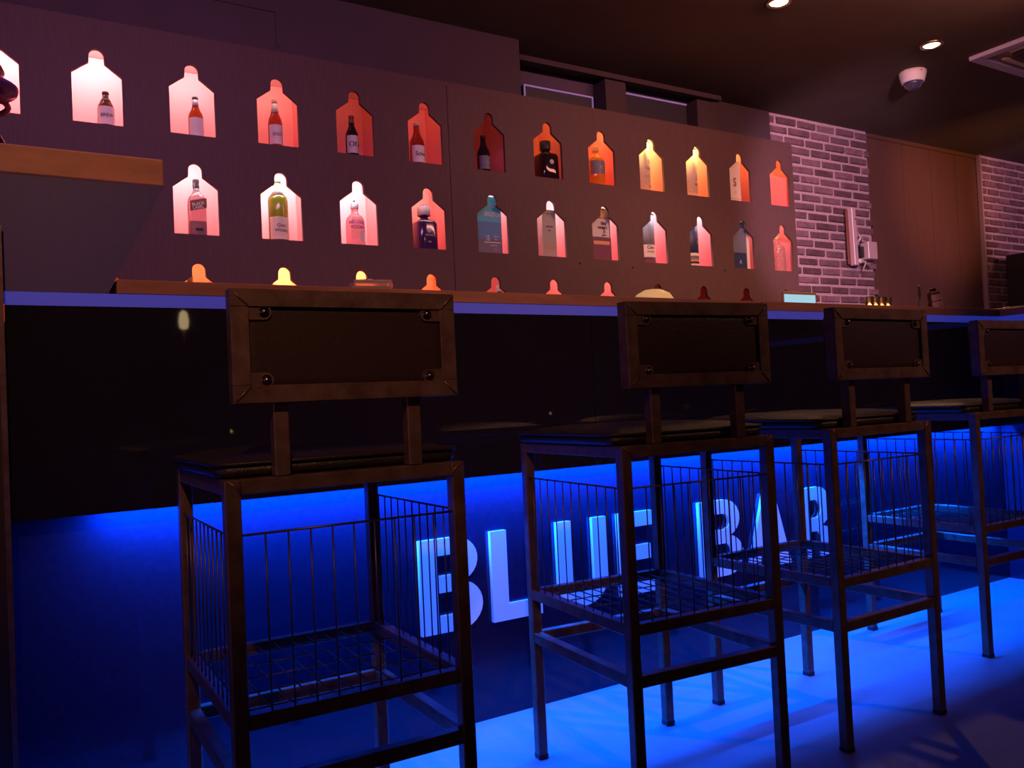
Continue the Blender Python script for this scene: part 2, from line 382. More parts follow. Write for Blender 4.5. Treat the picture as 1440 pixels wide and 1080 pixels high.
def bottle(name, label, k, r, x, h, rad, shape, glass, capc, lab=None, nlab=None, txt=None, sq=0, y=2.30, rz=0, capfrac=None, liquid=None, group='bottles lit up in the display openings', capr=1.12, tcol='black', flat=1.0, tsize=None, tz=0):
    t = thing(name, label, 'bottle', (x, y, RZ[r]+.0005), group, rz)
    pr = [(a*rad, b*h) for a, b in SHAPES[shape]]
    MB().lathe([(0,0)]+pr+[(0, pr[-1][1])], n=28, sq=sq).build('bottle_body', glass, t)
    nr, nz = pr[-1]; cz = (capfrac if capfrac else .93)*h
    MB().lathe([(nr*capr, cz), (nr*capr*1.04, cz+.003), (nr*capr*1.04, h-.004), (nr*capr*.92, h), (0, h)], n=20).build('bottle_cap', C_[capc] if capc in C_ else M[capc], t)
    if liquid:
        MB().lathe([(0,.004),(rad*.94,.006),(rad*.94,h*liquid[1]),(0,h*liquid[1])], n=24, sq=sq).build('liquid', G[liquid[0]], t)
    if lab:
        lc, z0, z1 = lab[:3]; th = lab[3] if len(lab) > 3 else 1.25; R = rad*1.012
        if sq: R = rad*1.015
        lo = MB().lathe([(R, h*z0), (R, h*z1)], n=20, a0=-PI/2-th, a1=-PI/2+th, sq=sq).build('front_label', C_[lc], t)
        if txt:
            zz = h*(z0+z1)/2+tz*h; ts = tsize or (z1-z0)*h*.34
            def warp(co, R=R):
                if sq: return Vector((co.x, co.y-R-.0012, co.z))
                a = co.x/R; return Vector((math.sin(a)*(R+.0008), -math.cos(a)*(R+.0008), co.z))
            ln = txt.split('\n')
            for i, sline in enumerate(ln):
                text('label_text', sline, ts, C_[tcol], lo, (0, 0, zz + (len(ln)/2-i-.8)*ts*1.05), warp)
    if nlab:
        lc, z0, z1 = nlab
        def rr(z):
            for (a, b), (a2, b2) in zip(SHAPES[shape], SHAPES[shape][1:]):
                if b <= z <= b2: return (a+(a2-a)*(z-b)/(b2-b))*rad
            return nr
        MB().lathe([(rr(z)*1.05+.0006, z*h) for z in (z0, (z0+z1)/2, z1)], n=20).build('neck_label', C_[lc], t)
    return t
BN = 'bottle'
bottle(BN, 'short brown beer bottle with white label, low in second opening of top row', 0, 0, .507, .187, .038, 'stubby', G['brown'], 'black', ('white', .12, .58), ('black', .74, .82), 'BREW', tsize=.022)
bottle(BN, 'amber beer bottle with white neck foil and round white label, top row', 1, 0, .918, .224, .036, 'beer', G['amber'], 'black', ('white', .08, .50), ('white', .80, .93))
bottle(BN, 'tall reddish beer bottle with pale label and pale neck band on red', 2, 0, 1.319, .270, .037, 'beer', G['red'], 'peach', ('white', .10, .48), ('cream', .74, .92), 'BEER', tcol='gold', tsize=.024)
bottle(BN, 'dark beer bottle with round grey emblem label in dim red top opening', 3, 0, 1.745, .245, .036, 'beer', G['dark'], 'brown', ('silver', .12, .52), ('brown', .82, .92), 'ON', tsize=.04)
bottle(BN, 'clear beer bottle with white script label in dim red opening', 4, 0, 2.142, .257, .043, 'beer', G['red'], 'silver', ('white', .08, .46), None, 'Sole', tsize=.036)
bottle(BN, 'almost black beer bottle in the darkest opening of the top row', 5, 0, 2.585, .240, .040, 'beer', G['dark'], 'black', ('slate', .12, .46), None, 'ale', tcol='silver', tsize=.03)
bottle(BN, 'squat black square bottle with round grey seal, dim orange opening', 6, 0, 3.040, .261, .066, 'squat', G['dark'], 'black', None, sq=.6, capfrac=.78, capr=1.6)
bottle(BN, 'amber whisky bottle with dark label and number in orange opening', 7, 0, 3.440, .278, .058, 'whisky', G['whisky'], 'peach', ('slate', .30, .62, 1.3), None, '15', tcol='silver', tsize=.03, capfrac=.86, liquid=None)
bottle(BN, 'square whisky bottle with slanted dark label and amber base in middle row', 1, 1, .906, .296, .041, 'whisky', G['clear'], 'black', None, ('white', .80, .86), sq=.55, capfrac=.84, liquid=('whisky', .27))
bottle(BN, 'green whisky bottle with cream label and tall neck in middle row', 2, 1, 1.316, .346, .051, 'slim', G['green'], 'silver', ('cream', .04, .38), ('cream', .72, .90), 'Glen\nWhisky', tsize=.024)
bottle(BN, 'clear vodka bottle with purple lettering in bright pink middle opening', 3, 1, 1.742, .250, .052, 'apoth', G['clear'], 'silver', None, None, capfrac=.86)
bottle(BN, 'squat plum coloured bottle with silver crown stopper and round seal', 4, 1, 2.165, .262, .062, 'squat', G['plum'], 'silver', None, sq=.6, capfrac=.80, capr=1.9)
bottle(BN, 'faceted pink and gold glass bottle in last opening of middle row', 11, 1, 5.145, .300, .052, 'squat', G['goldg'], 'gold', None, sq=.2, capfrac=.85)
# extra details on particular bottles
bt = [o for o in SC.objects if o.get('category') == 'bottle']
def by(txt): return [o for o in bt if txt in o['label']][0]
o = by('slanted dark label')
sl = MB().add([(-.040,-.0432,.128),(.040,-.0432,.148),(.040,-.0432,.198),(-.040,-.0432,.178),(-.040,-.0420,.128),(.040,-.0420,.148),(.040,-.0420,.198),(-.040,-.0420,.178)],
    [(0,1,2,3),(7,6,5,4),(0,4,5,1),(3,2,6,7),(0,3,7,4),(1,5,6,2)]).build('slanted_label', C_['brown'], o)
for i, s in enumerate(('BLACK', 'LABEL')):
    q = text('label_text', s, .020, C_['cream'], sl, (0, -.0438, .160 - i*.018)); q.rotation_euler = (0, -.245, 0)
MB().box(-.018, .018, -.0440, -.0430, .030, .044).build('base_label', C_['black'], o)
MB().lathe([(0,.001),(.004,0)], c=(0,0,0), n=8).build('striding_figure', C_['peach'], o, (0, -.0435, .215)).rotation_euler = (PI/2, 0, 0)
o = by('purple lettering')
R = .0526
wv = lambda co: Vector((math.sin(co.x/R)*R, -math.cos(co.x/R)*R, co.z))
text('brand_text', 'ABSOLUT', .0265, C_['violet'], o, (0, 0, .125), wv, depth=.0012)
text('brand_text', 'VODKA', .0265, C_['violet'], o, (0, 0, .098), wv, depth=.0012)
MB().lathe([(R*.995, .03), (R*.995, .085)], n=16, a0=-PI/2+.1, a1=-PI/2+.9).build('small_print', C_['silver'], o)
MB().lathe([(.005,.249),(.006,.262),(0,.266)], n=10).build('cap_knob', C_['black'], o)
for lab, yy in (('round seal', -.0635), ('round grey seal', -.0675)):
    o = by(lab)
    MB().lathe([(.0, .002), (.014, .0015), (.016, 0)], n=20).build('round_seal', C_['silver'], o, (0, yy, .118 if 'plum' in lab else .115)).rotation_euler = (PI/2, 0, 0)
o = by('silver crown')
text('label_text', 'ROYAL', .016, C_['silver'], o, (0, -.0640, .082)); text('label_text', 'GIN', .012, C_['silver'], o, (0, -.0640, .045))
cr = MB()
for i in range(6):
    a = 2*PI*i/6; cr.tube([(math.cos(a)*.020, math.sin(a)*.020, .242), (math.cos(a)*.024, math.sin(a)*.024, .262), (math.cos(a)*.016, math.sin(a)*.016, .272)], .004, 6)
cr.build('crown_stopper', C_['purple'], o)
o = by('faceted pink')
fc = MB()
rr = random.Random(4)
for i in range(9):
    for j in range(7):
        a = -PI + PI*(i+.5*(j % 2))/8; zz = .03+j*.026
        fc.add([(math.cos(a-.15)*.050, math.sin(a-.15)*.050, zz), (math.cos(a+.15)*.050, math.sin(a+.15)*.050, zz+.004), (math.cos(a)*.058, math.sin(a)*.058, zz+.013), (math.cos(a)*.050, math.sin(a)*.050, zz+.026)], [(0,1,2),(1,3,2),(3,0,2)])
fc.build('glass_facets', G['goldg'], o)

def carton(label, r, x0, x1, h, y0, d, mt, rng=None, round_=False, bands=(), texts=(), squeeze=.8, group='cartons lit up in the display openings'):
    cx = (x0+x1)/2; w = x1-x0
    t = thing('carton', label, 'carton', (cx, y0+d/2, RZ[r]+.0005), group)
    if round_:
        R_ = w/2
        MB().lathe([(0,0),(R_,0),(R_,h-.012)], n=32).build('tube_body', mt, t)
        MB().lathe([(R_*1.03,h-.012),(R_*1.03,h-.002),(R_*.98,h),(0,h)], n=32).build('tube_lid', C_['silver'], t)
        for (mi, z0, z1) in bands: MB().lathe([(R_*1.006, z0), (R_*1.006, z1)], n=28, a0=-PI-.3, a1=.3).build('band', C_[mi], t)
        wp = lambda co: Vector((math.sin(co.x/R_)*(R_*1.012), -math.cos(co.x/R_)*(R_*1.012), co.z))
        for (s, sz, mi, xx, zz) in texts: text('carton_text', s, sz, C_[mi], t, (0, 0, zz), (lambda co, xx=xx: wp(Vector((co.x+xx, co.y, co.z)))))
    else:
        MB().box(-w/2, w/2, -d/2, d/2, 0, h-.02, 0, .0015).build('carton_body', mt, t)
        MB().box(-w/2-.0005, w/2+.0005, -d/2-.0005, d/2+.0005, h-.02, h, 0, .0015).build('carton_lid', mt, t)
        for bi, bd in enumerate(bands):
            mi, z0, z1 = bd[:3]; a, b = (bd[3], bd[4]) if len(bd) > 3 else (-.5, .5)
            MB().box(w*a+.0002, w*b-.0002, -d/2-.0012-.0004*bi, -d/2-.0004, z0, z1).build('band', C_[mi], t)
        for (s, sz, mi, xx, zz) in texts: text('carton_text', s, sz, C_[mi], t, (xx, -d/2-.0040, zz), squeeze=squeeze)
    return t
tealm = mat('teal fading carton', (.03,.30,.40), .45, col2=(.06,.14,.30), nscale=3, stretch=(1,1,4))
carton('teal blue whisky carton with white lettering and number 15', 1, 2.470, 2.648, .345, 2.235, .12, C_['teal'],
    bands=[('deepteal', .09, .19), ('slate', .002, .09), ('white', .066, .071, -.20, .44), ('teal', .19, .33)],
    texts=[('SINGLETON', .036, 'white', .026, .225), ('15', .046, 'white', -.012, .078), ('YEARS OLD', .013, 'white', .046, .100), ('MALT', .013, 'white', .046, .083), ('SCOTCH WHISKY', .011, 'white', .03, .045), ('~', .05, 'peach', .04, .012), ('G', .038, 'cream', .035, .275)], squeeze=.56)
carton('slim pale grey whisky carton with small gold panel at the base', 1, 2.945, 3.050, .300, 2.235, .10, C_['grey'],
    bands=[('gold', .055, .075, -.32, .32)], texts=[('HIGHLAND', .013, 'black', 0, .19), ('PARK', .010, 'black', 0, .165), ('o', .02, 'black', -.01, .265)])
carton('grey and plum whisky carton with pale text panel and peach stripe', 1, 3.330, 3.482, .345, 2.235, .12, C_['slate'],
    bands=[('silver', .155, .275, -.5, .42), ('plumred', .002, .150, -.5, .5), ('peach', .105, .128, -.44, .42), ('gold', .28, .34, -.5, .45)],
    texts=[('Islay', .034, 'black', .02, .235), ('WHISKY', .026, 'black', .01, .205), ('10', .026, 'black', .02, .18), ('years', .02, 'black', .02, .162)])
carton('tall violet grey tube with white label low down, middle row', 1, 3.752, 3.902, .350, 2.235, .15, C_['slate'], round_=True,
    bands=[('white', .045, .130), ('plumred', .002, .030)], texts=[('Glen', .034, 'black', .0, .10), ('WHISKY', .018, 'black', .0, .075), ('12', .022, 'peach', .04, .21)])
carton('dark blue tube with cream and grey bands, middle row', 1, 4.170, 4.300, .350, 2.235, .13, C_['navy'], round_=True,
    bands=[('white', .075, .095), ('slate', .05, .072), ('gold', .035, .05), ('silver', .006, .02)], texts=[('12', .035, 'cream', .03, .16)])
carton('dark blue whisky carton with small pale figure near last middle openings', 1, 4.600, 4.742, .350, 2.235, .12, C_['navy'],
    bands=[('slate', .12, .30)], texts=[('A', .04, 'silver', .0, .04)])
MB().box(0.0005, .030, -.059, .06, 0, .349).build('cream_side', C_['cream'], [o for o in SC.objects if 'small pale figure' in o.get('label','')][0], (.071, 0, 0))
carton('white tube carton with brown bird print in bright yellow top opening', 0, 3.748, 3.890, .355, 2.235, .14, C_['cream'], round_=True,
    bands=[('tan', .045, .055), ('tan', .012, .018)], texts=[('V', .05, 'brown', .035, .19), ('CASK', .028, 'brown', .025, .15), ('RARE MALT', .016, 'tan', .025, .10), ('700', .018, 'brown', .03, .03)])
carton('cream tube carton with brown stag print in second yellow opening', 0, 4.185, 4.330, .355, 2.235, .145, C_['cream'], round_=True,
    bands=[('tan', .030, .036)], texts=[('A', .07, 'tan', .03, .115), ('MALT', .022, 'brown', .03, .085), ('15', .02, 'tan', .03, .20)])
carton('cream carton with large brown letter S in orange top opening', 0, 4.590, 4.715, .300, 2.235, .12, C_['cream'],
    bands=[('tan', .02, .026)], texts=[('S', .085, 'brown', .0, .115), ('12', .03, 'tan', .0, .06)])
carton('second narrow carton with brown print at right of orange opening', 0, 4.795, 4.850, .300, 2.39, .10, C_['cream'],
    bands=[('brown', .24, .26)], texts=[('Y', .06, 'brown', .0, .17), ('Y', .06, 'brown', .0, .10)])
# caps of bottles peeking above the counter in the bottom row
bottle(BN, 'dark capped bottle just showing in first orange opening of bottom row', 1, 2, .86, .305, .036, 'whisky', G['dark'], 'brown', capfrac=.85)
bottle(BN, 'gold capped bottle peeking over counter in leftmost yellow bottom opening', 2, 2, 1.262, .312, .034, 'whisky', G['amber'], 'gold', capfrac=.85)
bottle(BN, 'white capped dark bottle peeking over counter in dull pink opening', 5, 2, 2.650, .315, .040, 'whisky', G['dark'], 'white', capfrac=.87)
bottle(BN, 'bottle with dark red cap standing unlit in the opening behind the cream disc', 8, 2, 3.86, .330, .04, 'whisky', G['dark'], 'plumred', capfrac=.88)

# ------------------------------------------------------------------ bar counter
bar = thing('bar_counter', 'long bar with brown wood top, black gloss front and blue lit base', 'bar counter', (0, 0, 0))
YF = -.05; XE = 3.86; XC = 3.81
MB().box(.245, 2.30, YF, .55, 1.166, 1.198, 0, .0015).box(2.302, XE+.6, YF, .55, 1.166, 1.198, 0, .0015).box(XC, XE+.6, -2.6, YF-.001, 1.166, 1.198, 0, .0015).build('countertop', M['woodtop'], bar)
MB().box(.03, XC+.004, YF+.002, YF+.014, 1.137, 1.1655).box(XC+.002, XC+.014, -2.6, YF+.001, 1.137, 1.1655).build('light_strip', M['ledband'], bar)
MB().box(.03, 1.55, YF, YF+.006, .684, 1.1365).box(1.552, 3.0, YF, YF+.006, .684, 1.1365).box(3.002, XC+.006, YF, YF+.006, .684, 1.1365).box(XC, XC+.006, -2.6, YF-.001, .684, 1.1365).build('upper_panel', M['gloss'], bar)
MB().box(.03, XE+.01, 0, .01, .0, .74).box(XE, XE+.01, -2.6, -.001, .0, .74).build('lower_panel', M['gloss2'], bar)
MB().box(.03, XE+.0, -.044, 0, .735, .745).box(.03, XE+.6, .50, .53, 0, 1.16).build('bar_carcass', M['black'], bar)
strip = MB().box(.05, XC, -.040, -.028, .6985, .735).build('led_profile', M['chrome'], bar)
# blue band under the raised part too
rc = thing('raised_counter', 'raised service counter with brown wood edge and slanted purple-grey side panel', 'counter', (0, 0, 0))
MB().box(-1.2, .353, YF, .60, 1.414, 1.478, 0, .004).build('countertop', M['woodtop2'], rc)
tr = [(-1.2, 1.1662), (.228, 1.1662), (.350, 1.4135), (-1.2, 1.4135)]
curve_mesh('front_panel', [tr], .03, M['greyface'], rc, loc=(0, YF+.017, 0))
curve_mesh('inner_side', [[(-.2, 1.199), (.205, 1.199), (.325, 1.4135), (-.2, 1.4135)]], .40, M['greyface'], rc, loc=(0, .23, 0))
eb = MB().box(-1.2, .0285, YF-.012, .5, 0, 1.165, 0, .002).build('bar_end_post', mat('bronze edge board', (.045,.030,.026), .35), None)
tag(eb, 'dark bronze edged end board at the far left of the bar', 'end board')
MB().box(.018, .0285, YF-.018, YF-.0125, 0, 1.3).build('edge_strip', M['steel'], eb)

# sign letters
sign = thing('bar_sign', 'raised white block letters BLUE BAR on the lower bar front', 'sign', (0, -.012, 0))
ZL, HL = .268, .255
def arc(cx, cz, rx, rz, a0, a1, n=10): return [(cx+rx*math.cos(a0+(a1-a0)*i/n), cz+rz*math.sin(a0+(a1-a0)*i/n)) for i in range(n+1)]
def shift(sp, x): return [[(a+x, ZL+b) for a, b in s] for s in sp]
st = .052; ar = .046
def L_B(w):
    w1 = w*.94; c1 = HL*.755; r1 = HL-c1; c2 = HL*.265
    o = [(0,0)] + arc(w-.075, c2, .075, c2, -PI/2, .45*PI, 12) + [(w-.062, HL*.525)] + arc(w1-.070, c1, .070, r1, -.44*PI, PI/2, 12) + [(0,HL)]
    h1 = [(st,HL*.58)] + arc(w1-.070-.008, c1, .030, r1-ar, -PI/2+.1, PI/2, 8) + [(st, HL-ar)]
    h1 = [(st, HL*.605)] + arc(w1-.078, (HL*.605+HL-ar)/2, .030, (HL-ar-HL*.605)/2, -PI/2, PI/2, 8) + [(st, HL-ar)]
    h2 = [(st, ar)] + arc(w-.085, (ar+HL*.425)/2, .034, (HL*.425-ar)/2, -PI/2, PI/2, 8) + [(st, HL*.425)]
    return [o, h1, h2]
def L_L(w): return [[(0,0),(w,0),(w,ar),(st,ar),(st,HL),(0,HL)]]
def L_U(w):
    return [[(0,HL)] + arc(w/2, .075, w/2, .079, PI, 2*PI, 16) + [(w,HL),(w-st,HL)] + arc(w/2, .078, w/2-st, .038, 2*PI, PI, 12) + [(st,HL)]]
def L_E(w): return [[(0,0),(w,0),(w,ar),(st,ar),(st,HL*.41),(w*.93,HL*.41),(w*.93,HL*.59),(st,HL*.59),(st,HL-ar),(w,HL-ar),(w,HL),(0,HL)]]
def L_A(w):
    a = w*.40; b = w*.66
    return [[(0,0),(.054,0),(.065,.050),(w-.065,.050),(w-.054,0),(w,0),(b,HL),(a,HL)], [(.076,.095),(w-.076,.095),(w*.53,HL*.80)]]
def L_R(w):
    c = HL*.72; r = HL-c
    o = [(0,0),(st,0),(st,HL*.37),(w-.085,HL*.37)] + arc(w-.085, HL*.28, .034, HL*.09, PI/2, 0, 6) + [(w-.052,0),(w,0)] + arc(w-.045, HL*.33, .042, HL*.10, 0, PI/2, 6) + arc(w-.062, c, .062, r, -PI*.42, PI/2, 12) + [(0,HL)]
    h = [(st, HL*.56)] + arc(w-.078, (HL*.56+HL-ar)/2, .028, (HL-ar-HL*.56)/2, -PI/2, PI/2, 8) + [(st, HL-ar)]
    return [o, h]
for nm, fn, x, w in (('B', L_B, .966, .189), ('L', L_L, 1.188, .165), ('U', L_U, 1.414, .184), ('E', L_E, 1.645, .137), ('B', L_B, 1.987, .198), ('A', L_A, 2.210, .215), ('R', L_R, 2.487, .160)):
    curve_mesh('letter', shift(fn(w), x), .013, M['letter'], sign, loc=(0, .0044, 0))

# ------------------------------------------------------------------ bar stools
WS, DS, ZS, ZK, ZT = .4147, .4484, .7825, .4176, .3121
T = .025
def make_stool(label):
    r = thing('bar_stool', label, 'bar stool', group='metal bar stools along the bar')
    w, d = WS/2, DS/2
    for sx in (-1, 1):
        for sy in (-1, 1):
            lg = MB().box(sx*w, sx*(w-T), sy*d, sy*(d-T), .004, ZS, 0, .002).build('leg', M['steel'], r)
            MB().box(sx*(w+.0006), sx*(w-T-.0006), sy*(d+.0006), sy*(d-T-.0006), 0, .012, 0, .001).build('foot_cap', M['black'], lg)
    def ring(zt, h):
        b = MB(); e = .0012
        for sy in (-1, 1): b.box(-w+T, w-T, sy*(d-e), sy*(d-T+e), zt-h, zt, 0, .0015)
        for sx in (-1, 1): b.box(sx*(w-e), sx*(w-T+e), -d+T, d-T, zt-h, zt, 0, .0015)
        return b
    b = ring(ZS, .024)
    for sx in (-1, 1):
        for sy in (-1, 1): b.tube([(sx*(w-T-.001), sy*(d-.001), ZS-.025), (sx*(w-T+.006), sy*(d-.0005), ZS-.012), (sx*(w-.004), sy*(d-.001), ZS-.001)], .0022, 6)
    b.build('seat_frame', M['steel'], r)
    ring(ZK, .024).build('basket_frame', M['steel'], r)
    ring(ZT, .025).build('footrest_frame', M['steel'], r)
    # wire basket
    R_ = .0016; ZW = .695; b = MB()
    ax, ay = w-.008, d-.008
    for sx in (-1, 1):
        b.tube([(sx*ax, -d+T, ZW), (sx*ax, d-T, ZW)], R_*1.3, 6)
        n = 11
        for i in range(n):
            y = -d+T + (2*(d-T))*(i+.5)/n; b.tube([(sx*ax, y, ZK-.004), (sx*ax, y, ZW)], R_, 6)
    b.tube([(-w+T, -ay, ZW), (w-T, -ay, ZW)], R_*1.3, 6)
    n = 9
    for i in range(n):
        x = -w+T + (2*(w-T))*(i+1)/(n+1); b.tube([(x, -ay, ZK-.004), (x, -ay, ZW)], R_, 6)
    b.build('basket_sides', M['wire'], r)
    b = MB()
    for i in range(11):
        x = -w+T*.6 + (2*(w-T*.6))*(i+.5)/11; b.tube([(x, -d+.004, ZK-.006), (x, d-.004, ZK-.006)], R_, 6)
    for i in range(5):
        y = -d+T*.6 + (2*(d-T*.6))*(i+.5)/5; b.tube([(-w+.004, y, ZK-.0095), (w-.004, y, ZK-.0095)], R_, 6)
    b.build('basket_floor', M['wire'], r)
    # seat pad, plump and rounded with piping
    N = 14; pts = []; x0, x1, y0, y1 = -w-.004, w+.004, -d+.028, d+.012
    prof = [(-.006, ZS+.001), (0, ZS+.004), (.002, ZS+.012), (-.002, ZS+.020), (-.012, ZS+.026), (-.04, ZS+.034), (-.10, ZS+.040)]
    def rrect(off, z, rad=.03, n=5):
        o = []; a0, a1, b0, b1 = x0-off, x1+off, y0-off, y1+off; rad = max(.006, rad+off*.5)
        for cx, cy, s in ((a1-rad, b1-rad, 0), (a0+rad, b1-rad, PI/2), (a0+rad, b0+rad, PI), (a1-rad, b0+rad, 1.5*PI)):
            for i in range(n+1):
                t = s + PI/2*i/n; o.append((cx+rad*math.cos(t), cy+rad*math.sin(t), z))
        return o
    b = MB(); rings = [rrect(o_, z) for o_, z in prof]; K = len(rings[0]); vs = [v for q in rings for v in q]
    fs = [tuple(range(K))[::-1]]
    for i in range(len(rings)-1):
        for k in range(K): fs.append((i*K+k, i*K+(k+1) % K, (i+1)*K+(k+1) % K, (i+1)*K+k))
    fs.append(tuple((len(rings)-1)*K+k for k in range(K)))
    b.add(vs, fs, 0, True)
    pad = b.build('seat_pad', M['leather'], r)
    MB().tube(rrect(.002, ZS+.023), .0035, 6, closed=True).build('piping', M['leather'], pad)
    MB().box(-w+T, w-T, -d+T, d-T, ZS-.012, ZS+.0008).build('seat_board', M['backpanel'], r)
    # back rest: posts, angle frame, board, corner tabs and bolts, front pad
    yb = -d-.018
    for s in (-1, 1):
        MB().box(s*.115-.0125, s*.115+.0125, -d, -d+T, ZS, .918, 0, .002).build('back_post', M['steel'], r)
    wb = .192; z0, z1 = .8998, 1.0788; fw = .028
    b = MB()
    b.box(-wb, wb, yb, yb+.004, z0, z0+fw, 0, .001).box(-wb, wb, yb, yb+.004, z1-fw, z1, 0, .001)
    b.box(-wb, -wb+fw, yb, yb+.004, z0+fw, z1-fw, 0, .001).box(wb-fw, wb, yb, yb+.004, z0+fw, z1-fw, 0, .001)
    b.box(-wb, wb, yb+.004, yb+.030, z0, z0+.004).box(-wb, wb, yb+.004, yb+.030, z1-.004, z1)
    b.box(-wb, -wb+.004, yb+.004, yb+.030, z0+.004, z1-.004).box(wb-.004, wb, yb+.004, yb+.030, z0+.004, z1-.004)
    for sx in (-1, 1):      # weld beads at the mitres
        for sz, zz in ((-1, z0), (1, z1)):
            b.tube([(sx*(wb-.004), yb-.0005, zz-sz*.004), (sx*(wb-fw*.5), yb-.001, zz-sz*fw*.5), (sx*(wb-fw+.002), yb-.0005, zz-sz*(fw-.002))], .0016, 6)
    fr = b.build('back_frame', M['steel'], r)
    b = MB(); x0, x1, y0, y1 = -wb+fw-.010, wb-fw+.010, z0+fw-.010, z1-fw+.010
    prof = [(0, .022), (.001, .015), (-.003, .010), (-.009, .0075), (-.020, .0065)]
    rings = [[(x, yb+dy, z) for x, z, _ in rrect(o_, 0, .014)] for o_, dy in prof]; K = len(rings[0]); vs = [v for q in rings for v in q]; fs = []
    for i in range(len(rings)-1):
        for k in range(K): fs.append((i*K+k, i*K+(k+1) % K, (i+1)*K+(k+1) % K, (i+1)*K+k))
    fs += [tuple(range(K))[::-1], tuple((len(rings)-1)*K+k for k in range(K))]
    b.add(vs, fs, 0, True); b.build('back_board', M['backpanel'], r)
    b = MB(); x0, x1, y0, y1 = -wb+.010, wb-.010, z0+.010, z1-.010
    prof = [(0, 0), (.002, .010), (-.004, .022), (-.02, .030), (-.05, .034)]
    rings = [[(x, yb+.0225+dy, z) for x, z, _ in rrect(o_, 0, .018)] for o_, dy in prof]; K = len(rings[0]); vs = [v for q in rings for v in q]; fs = []
    for i in range(len(rings)-1):
        for k in range(K): fs.append((i*K+k, (i+1)*K+k, (i+1)*K+(k+1) % K, i*K+(k+1) % K))
    fs += [tuple(range(K)), tuple((len(rings)-1)*K+k for k in range(K))[::-1]]
    b.add(vs, fs, 0, True); b.build('back_pad', M['leather'], r)
    for sx in (-1, 1):
        for sz, zz in ((1, z0), (-1, z1)):
            cx, cz = sx*(wb-.052), zz+sz*.036
            b = MB(); v = []
            oy = yb+.003
            pl = [(sx*(wb-.020), cz-.012), (sx*(wb-.020), cz+.012)] + [(cx-sx*.012*math.sin(PI*i/8), cz+.012*math.cos(PI*i/8)) for i in range(9)]
            n = len(pl); b.add([(x, oy, z) for x, z in pl]+[(x, oy+.004, z) for x, z in pl], [tuple(range(n)), tuple(range(n, 2*n))[::-1]]+[(i, (i+1) % n, n+(i+1) % n, n+i) for i in range(n)])
            tb = b.build('corner_tab', M['steel'], fr)
            q = MB().lathe([(0,.006),(.003,.0055),(.0055,.003),(.0065,0)], n=14).lathe([(.0085,0),(.0085,-.0012)], n=14)
            bo = q.build('bolt', M['bolt'], r, (cx, oy-.0012, cz)); bo.rotation_euler = (PI/2, 0, 0)
    return r
S_POS = [(.514, -.530, -.021, 'nearest metal bar stool on the left, wide back plate and empty wire basket'),
         (1.317, -.531, -.082, 'second bar stool from the left, standing before the letters UE'),
         (1.939, -.520, .009, 'third bar stool from the left, in front of the end of the sign'),
         (2.894, -.341, -.018, 'farthest bar stool, cut by the right edge of the picture')]
S_POS[0] = (*S_POS[0][:3], 'nearest metal bar stool at the left, before the start of the sign')
proto = make_stool(S_POS[0][3])
for i, (x, y, a, lb) in enumerate(S_POS):
    o = proto if i == 0 else copy_tree(proto)
    o.location = (x, y, 0); o.rotation_euler = (0, 0, a); o['label'] = lb

# ------------------------------------------------------------------ ceiling things
def downlight(x, y, label):
    t = thing('ceiling_downlight', label, 'ceiling light', (x, y, 3.12), 'warm ceiling downlights')
    MB().lathe([(.052,-.002),(.056,-.014),(.070,-.012),(.075,0)], n=28).build('trim_ring', M['trimring'], t)
    MB().lathe([(0,-.022),(.030,-.018),(.050,-.008),(.052,-.001)], n=24).build('lamp', M['bulb'], t)
downlight(3.919, 1.143, 'warm glowing downlight cut by the top edge of the picture')
downlight(5.343, 1.104, 'warm glowing ceiling downlight above the white dome camera')
t = thing('dome_camera', 'small white dome security camera hanging under the dark ceiling', 'security camera', (5.678, 1.458, 3.12))
MB().lathe([(.088,0),(.094,-.006),(.092,-.022),(.076,-.078),(.070,-.082),(.066,-.080)], n=32).build('housing', M['white'], t)
MB().lathe([(.066,-.080),(.062,-.096),(.046,-.118),(.022,-.130),(0,-.133)], n=28).build('glass_dome', mat('smoked dome', (.05,.05,.09), .05, coat=1, spec=1), t)
MB().lathe([(.020,-.150+.02),(.022,-.124),(.020,-.118)], n=14).build('lens', M['chrome'], t, (.012, -.01, .012))
MB().lathe([(0,.002),(.006,0)], n=10).build('screw_hole', M['black'], t, (-.03, -.087, -.020)).rotation_euler = (PI/2, 0, 0)
t = thing('air_conditioner', 'square white ceiling air conditioner with frame coloured by painted purple light and dark vents, right edge', 'air conditioner', (6.21, .71, 3.12))
e = .41; b = MB()
b.box(-e, e, e-.075, e, -.03, 0, 0, .004).box(-e, e, -e, -e+.075, -.03, 0, 0, .004).box(-e, -e+.075, -e+.075, e-.075, -.03, 0, 0, .004).box(e-.075, e, -e+.075, e-.075, -.03, 0, 0, .004)
b.build('outer_frame', mat('white plastic with painted purple light', (.62,.62,.98), .4), t)  # purple room light put into the white frame's colour
MB().box(-e+.075, e-.075, -e+.075, e-.075, -.010, -.001).build('inset_tray', M['tan'], t)
b = MB(); b.lathe([(0,-.034),(.22,-.034),(.235,-.030),(.24,-.0105)], n=36, sq=.7); b.build('intake_grille', M['vent'], t)
for a in range(4):
    v = MB().box(-.20, .20, .262, .300, -.026, -.0105, 0, .003).build('louvre', M['white'], t); v.rotation_euler = (0, 0, a*PI/2)

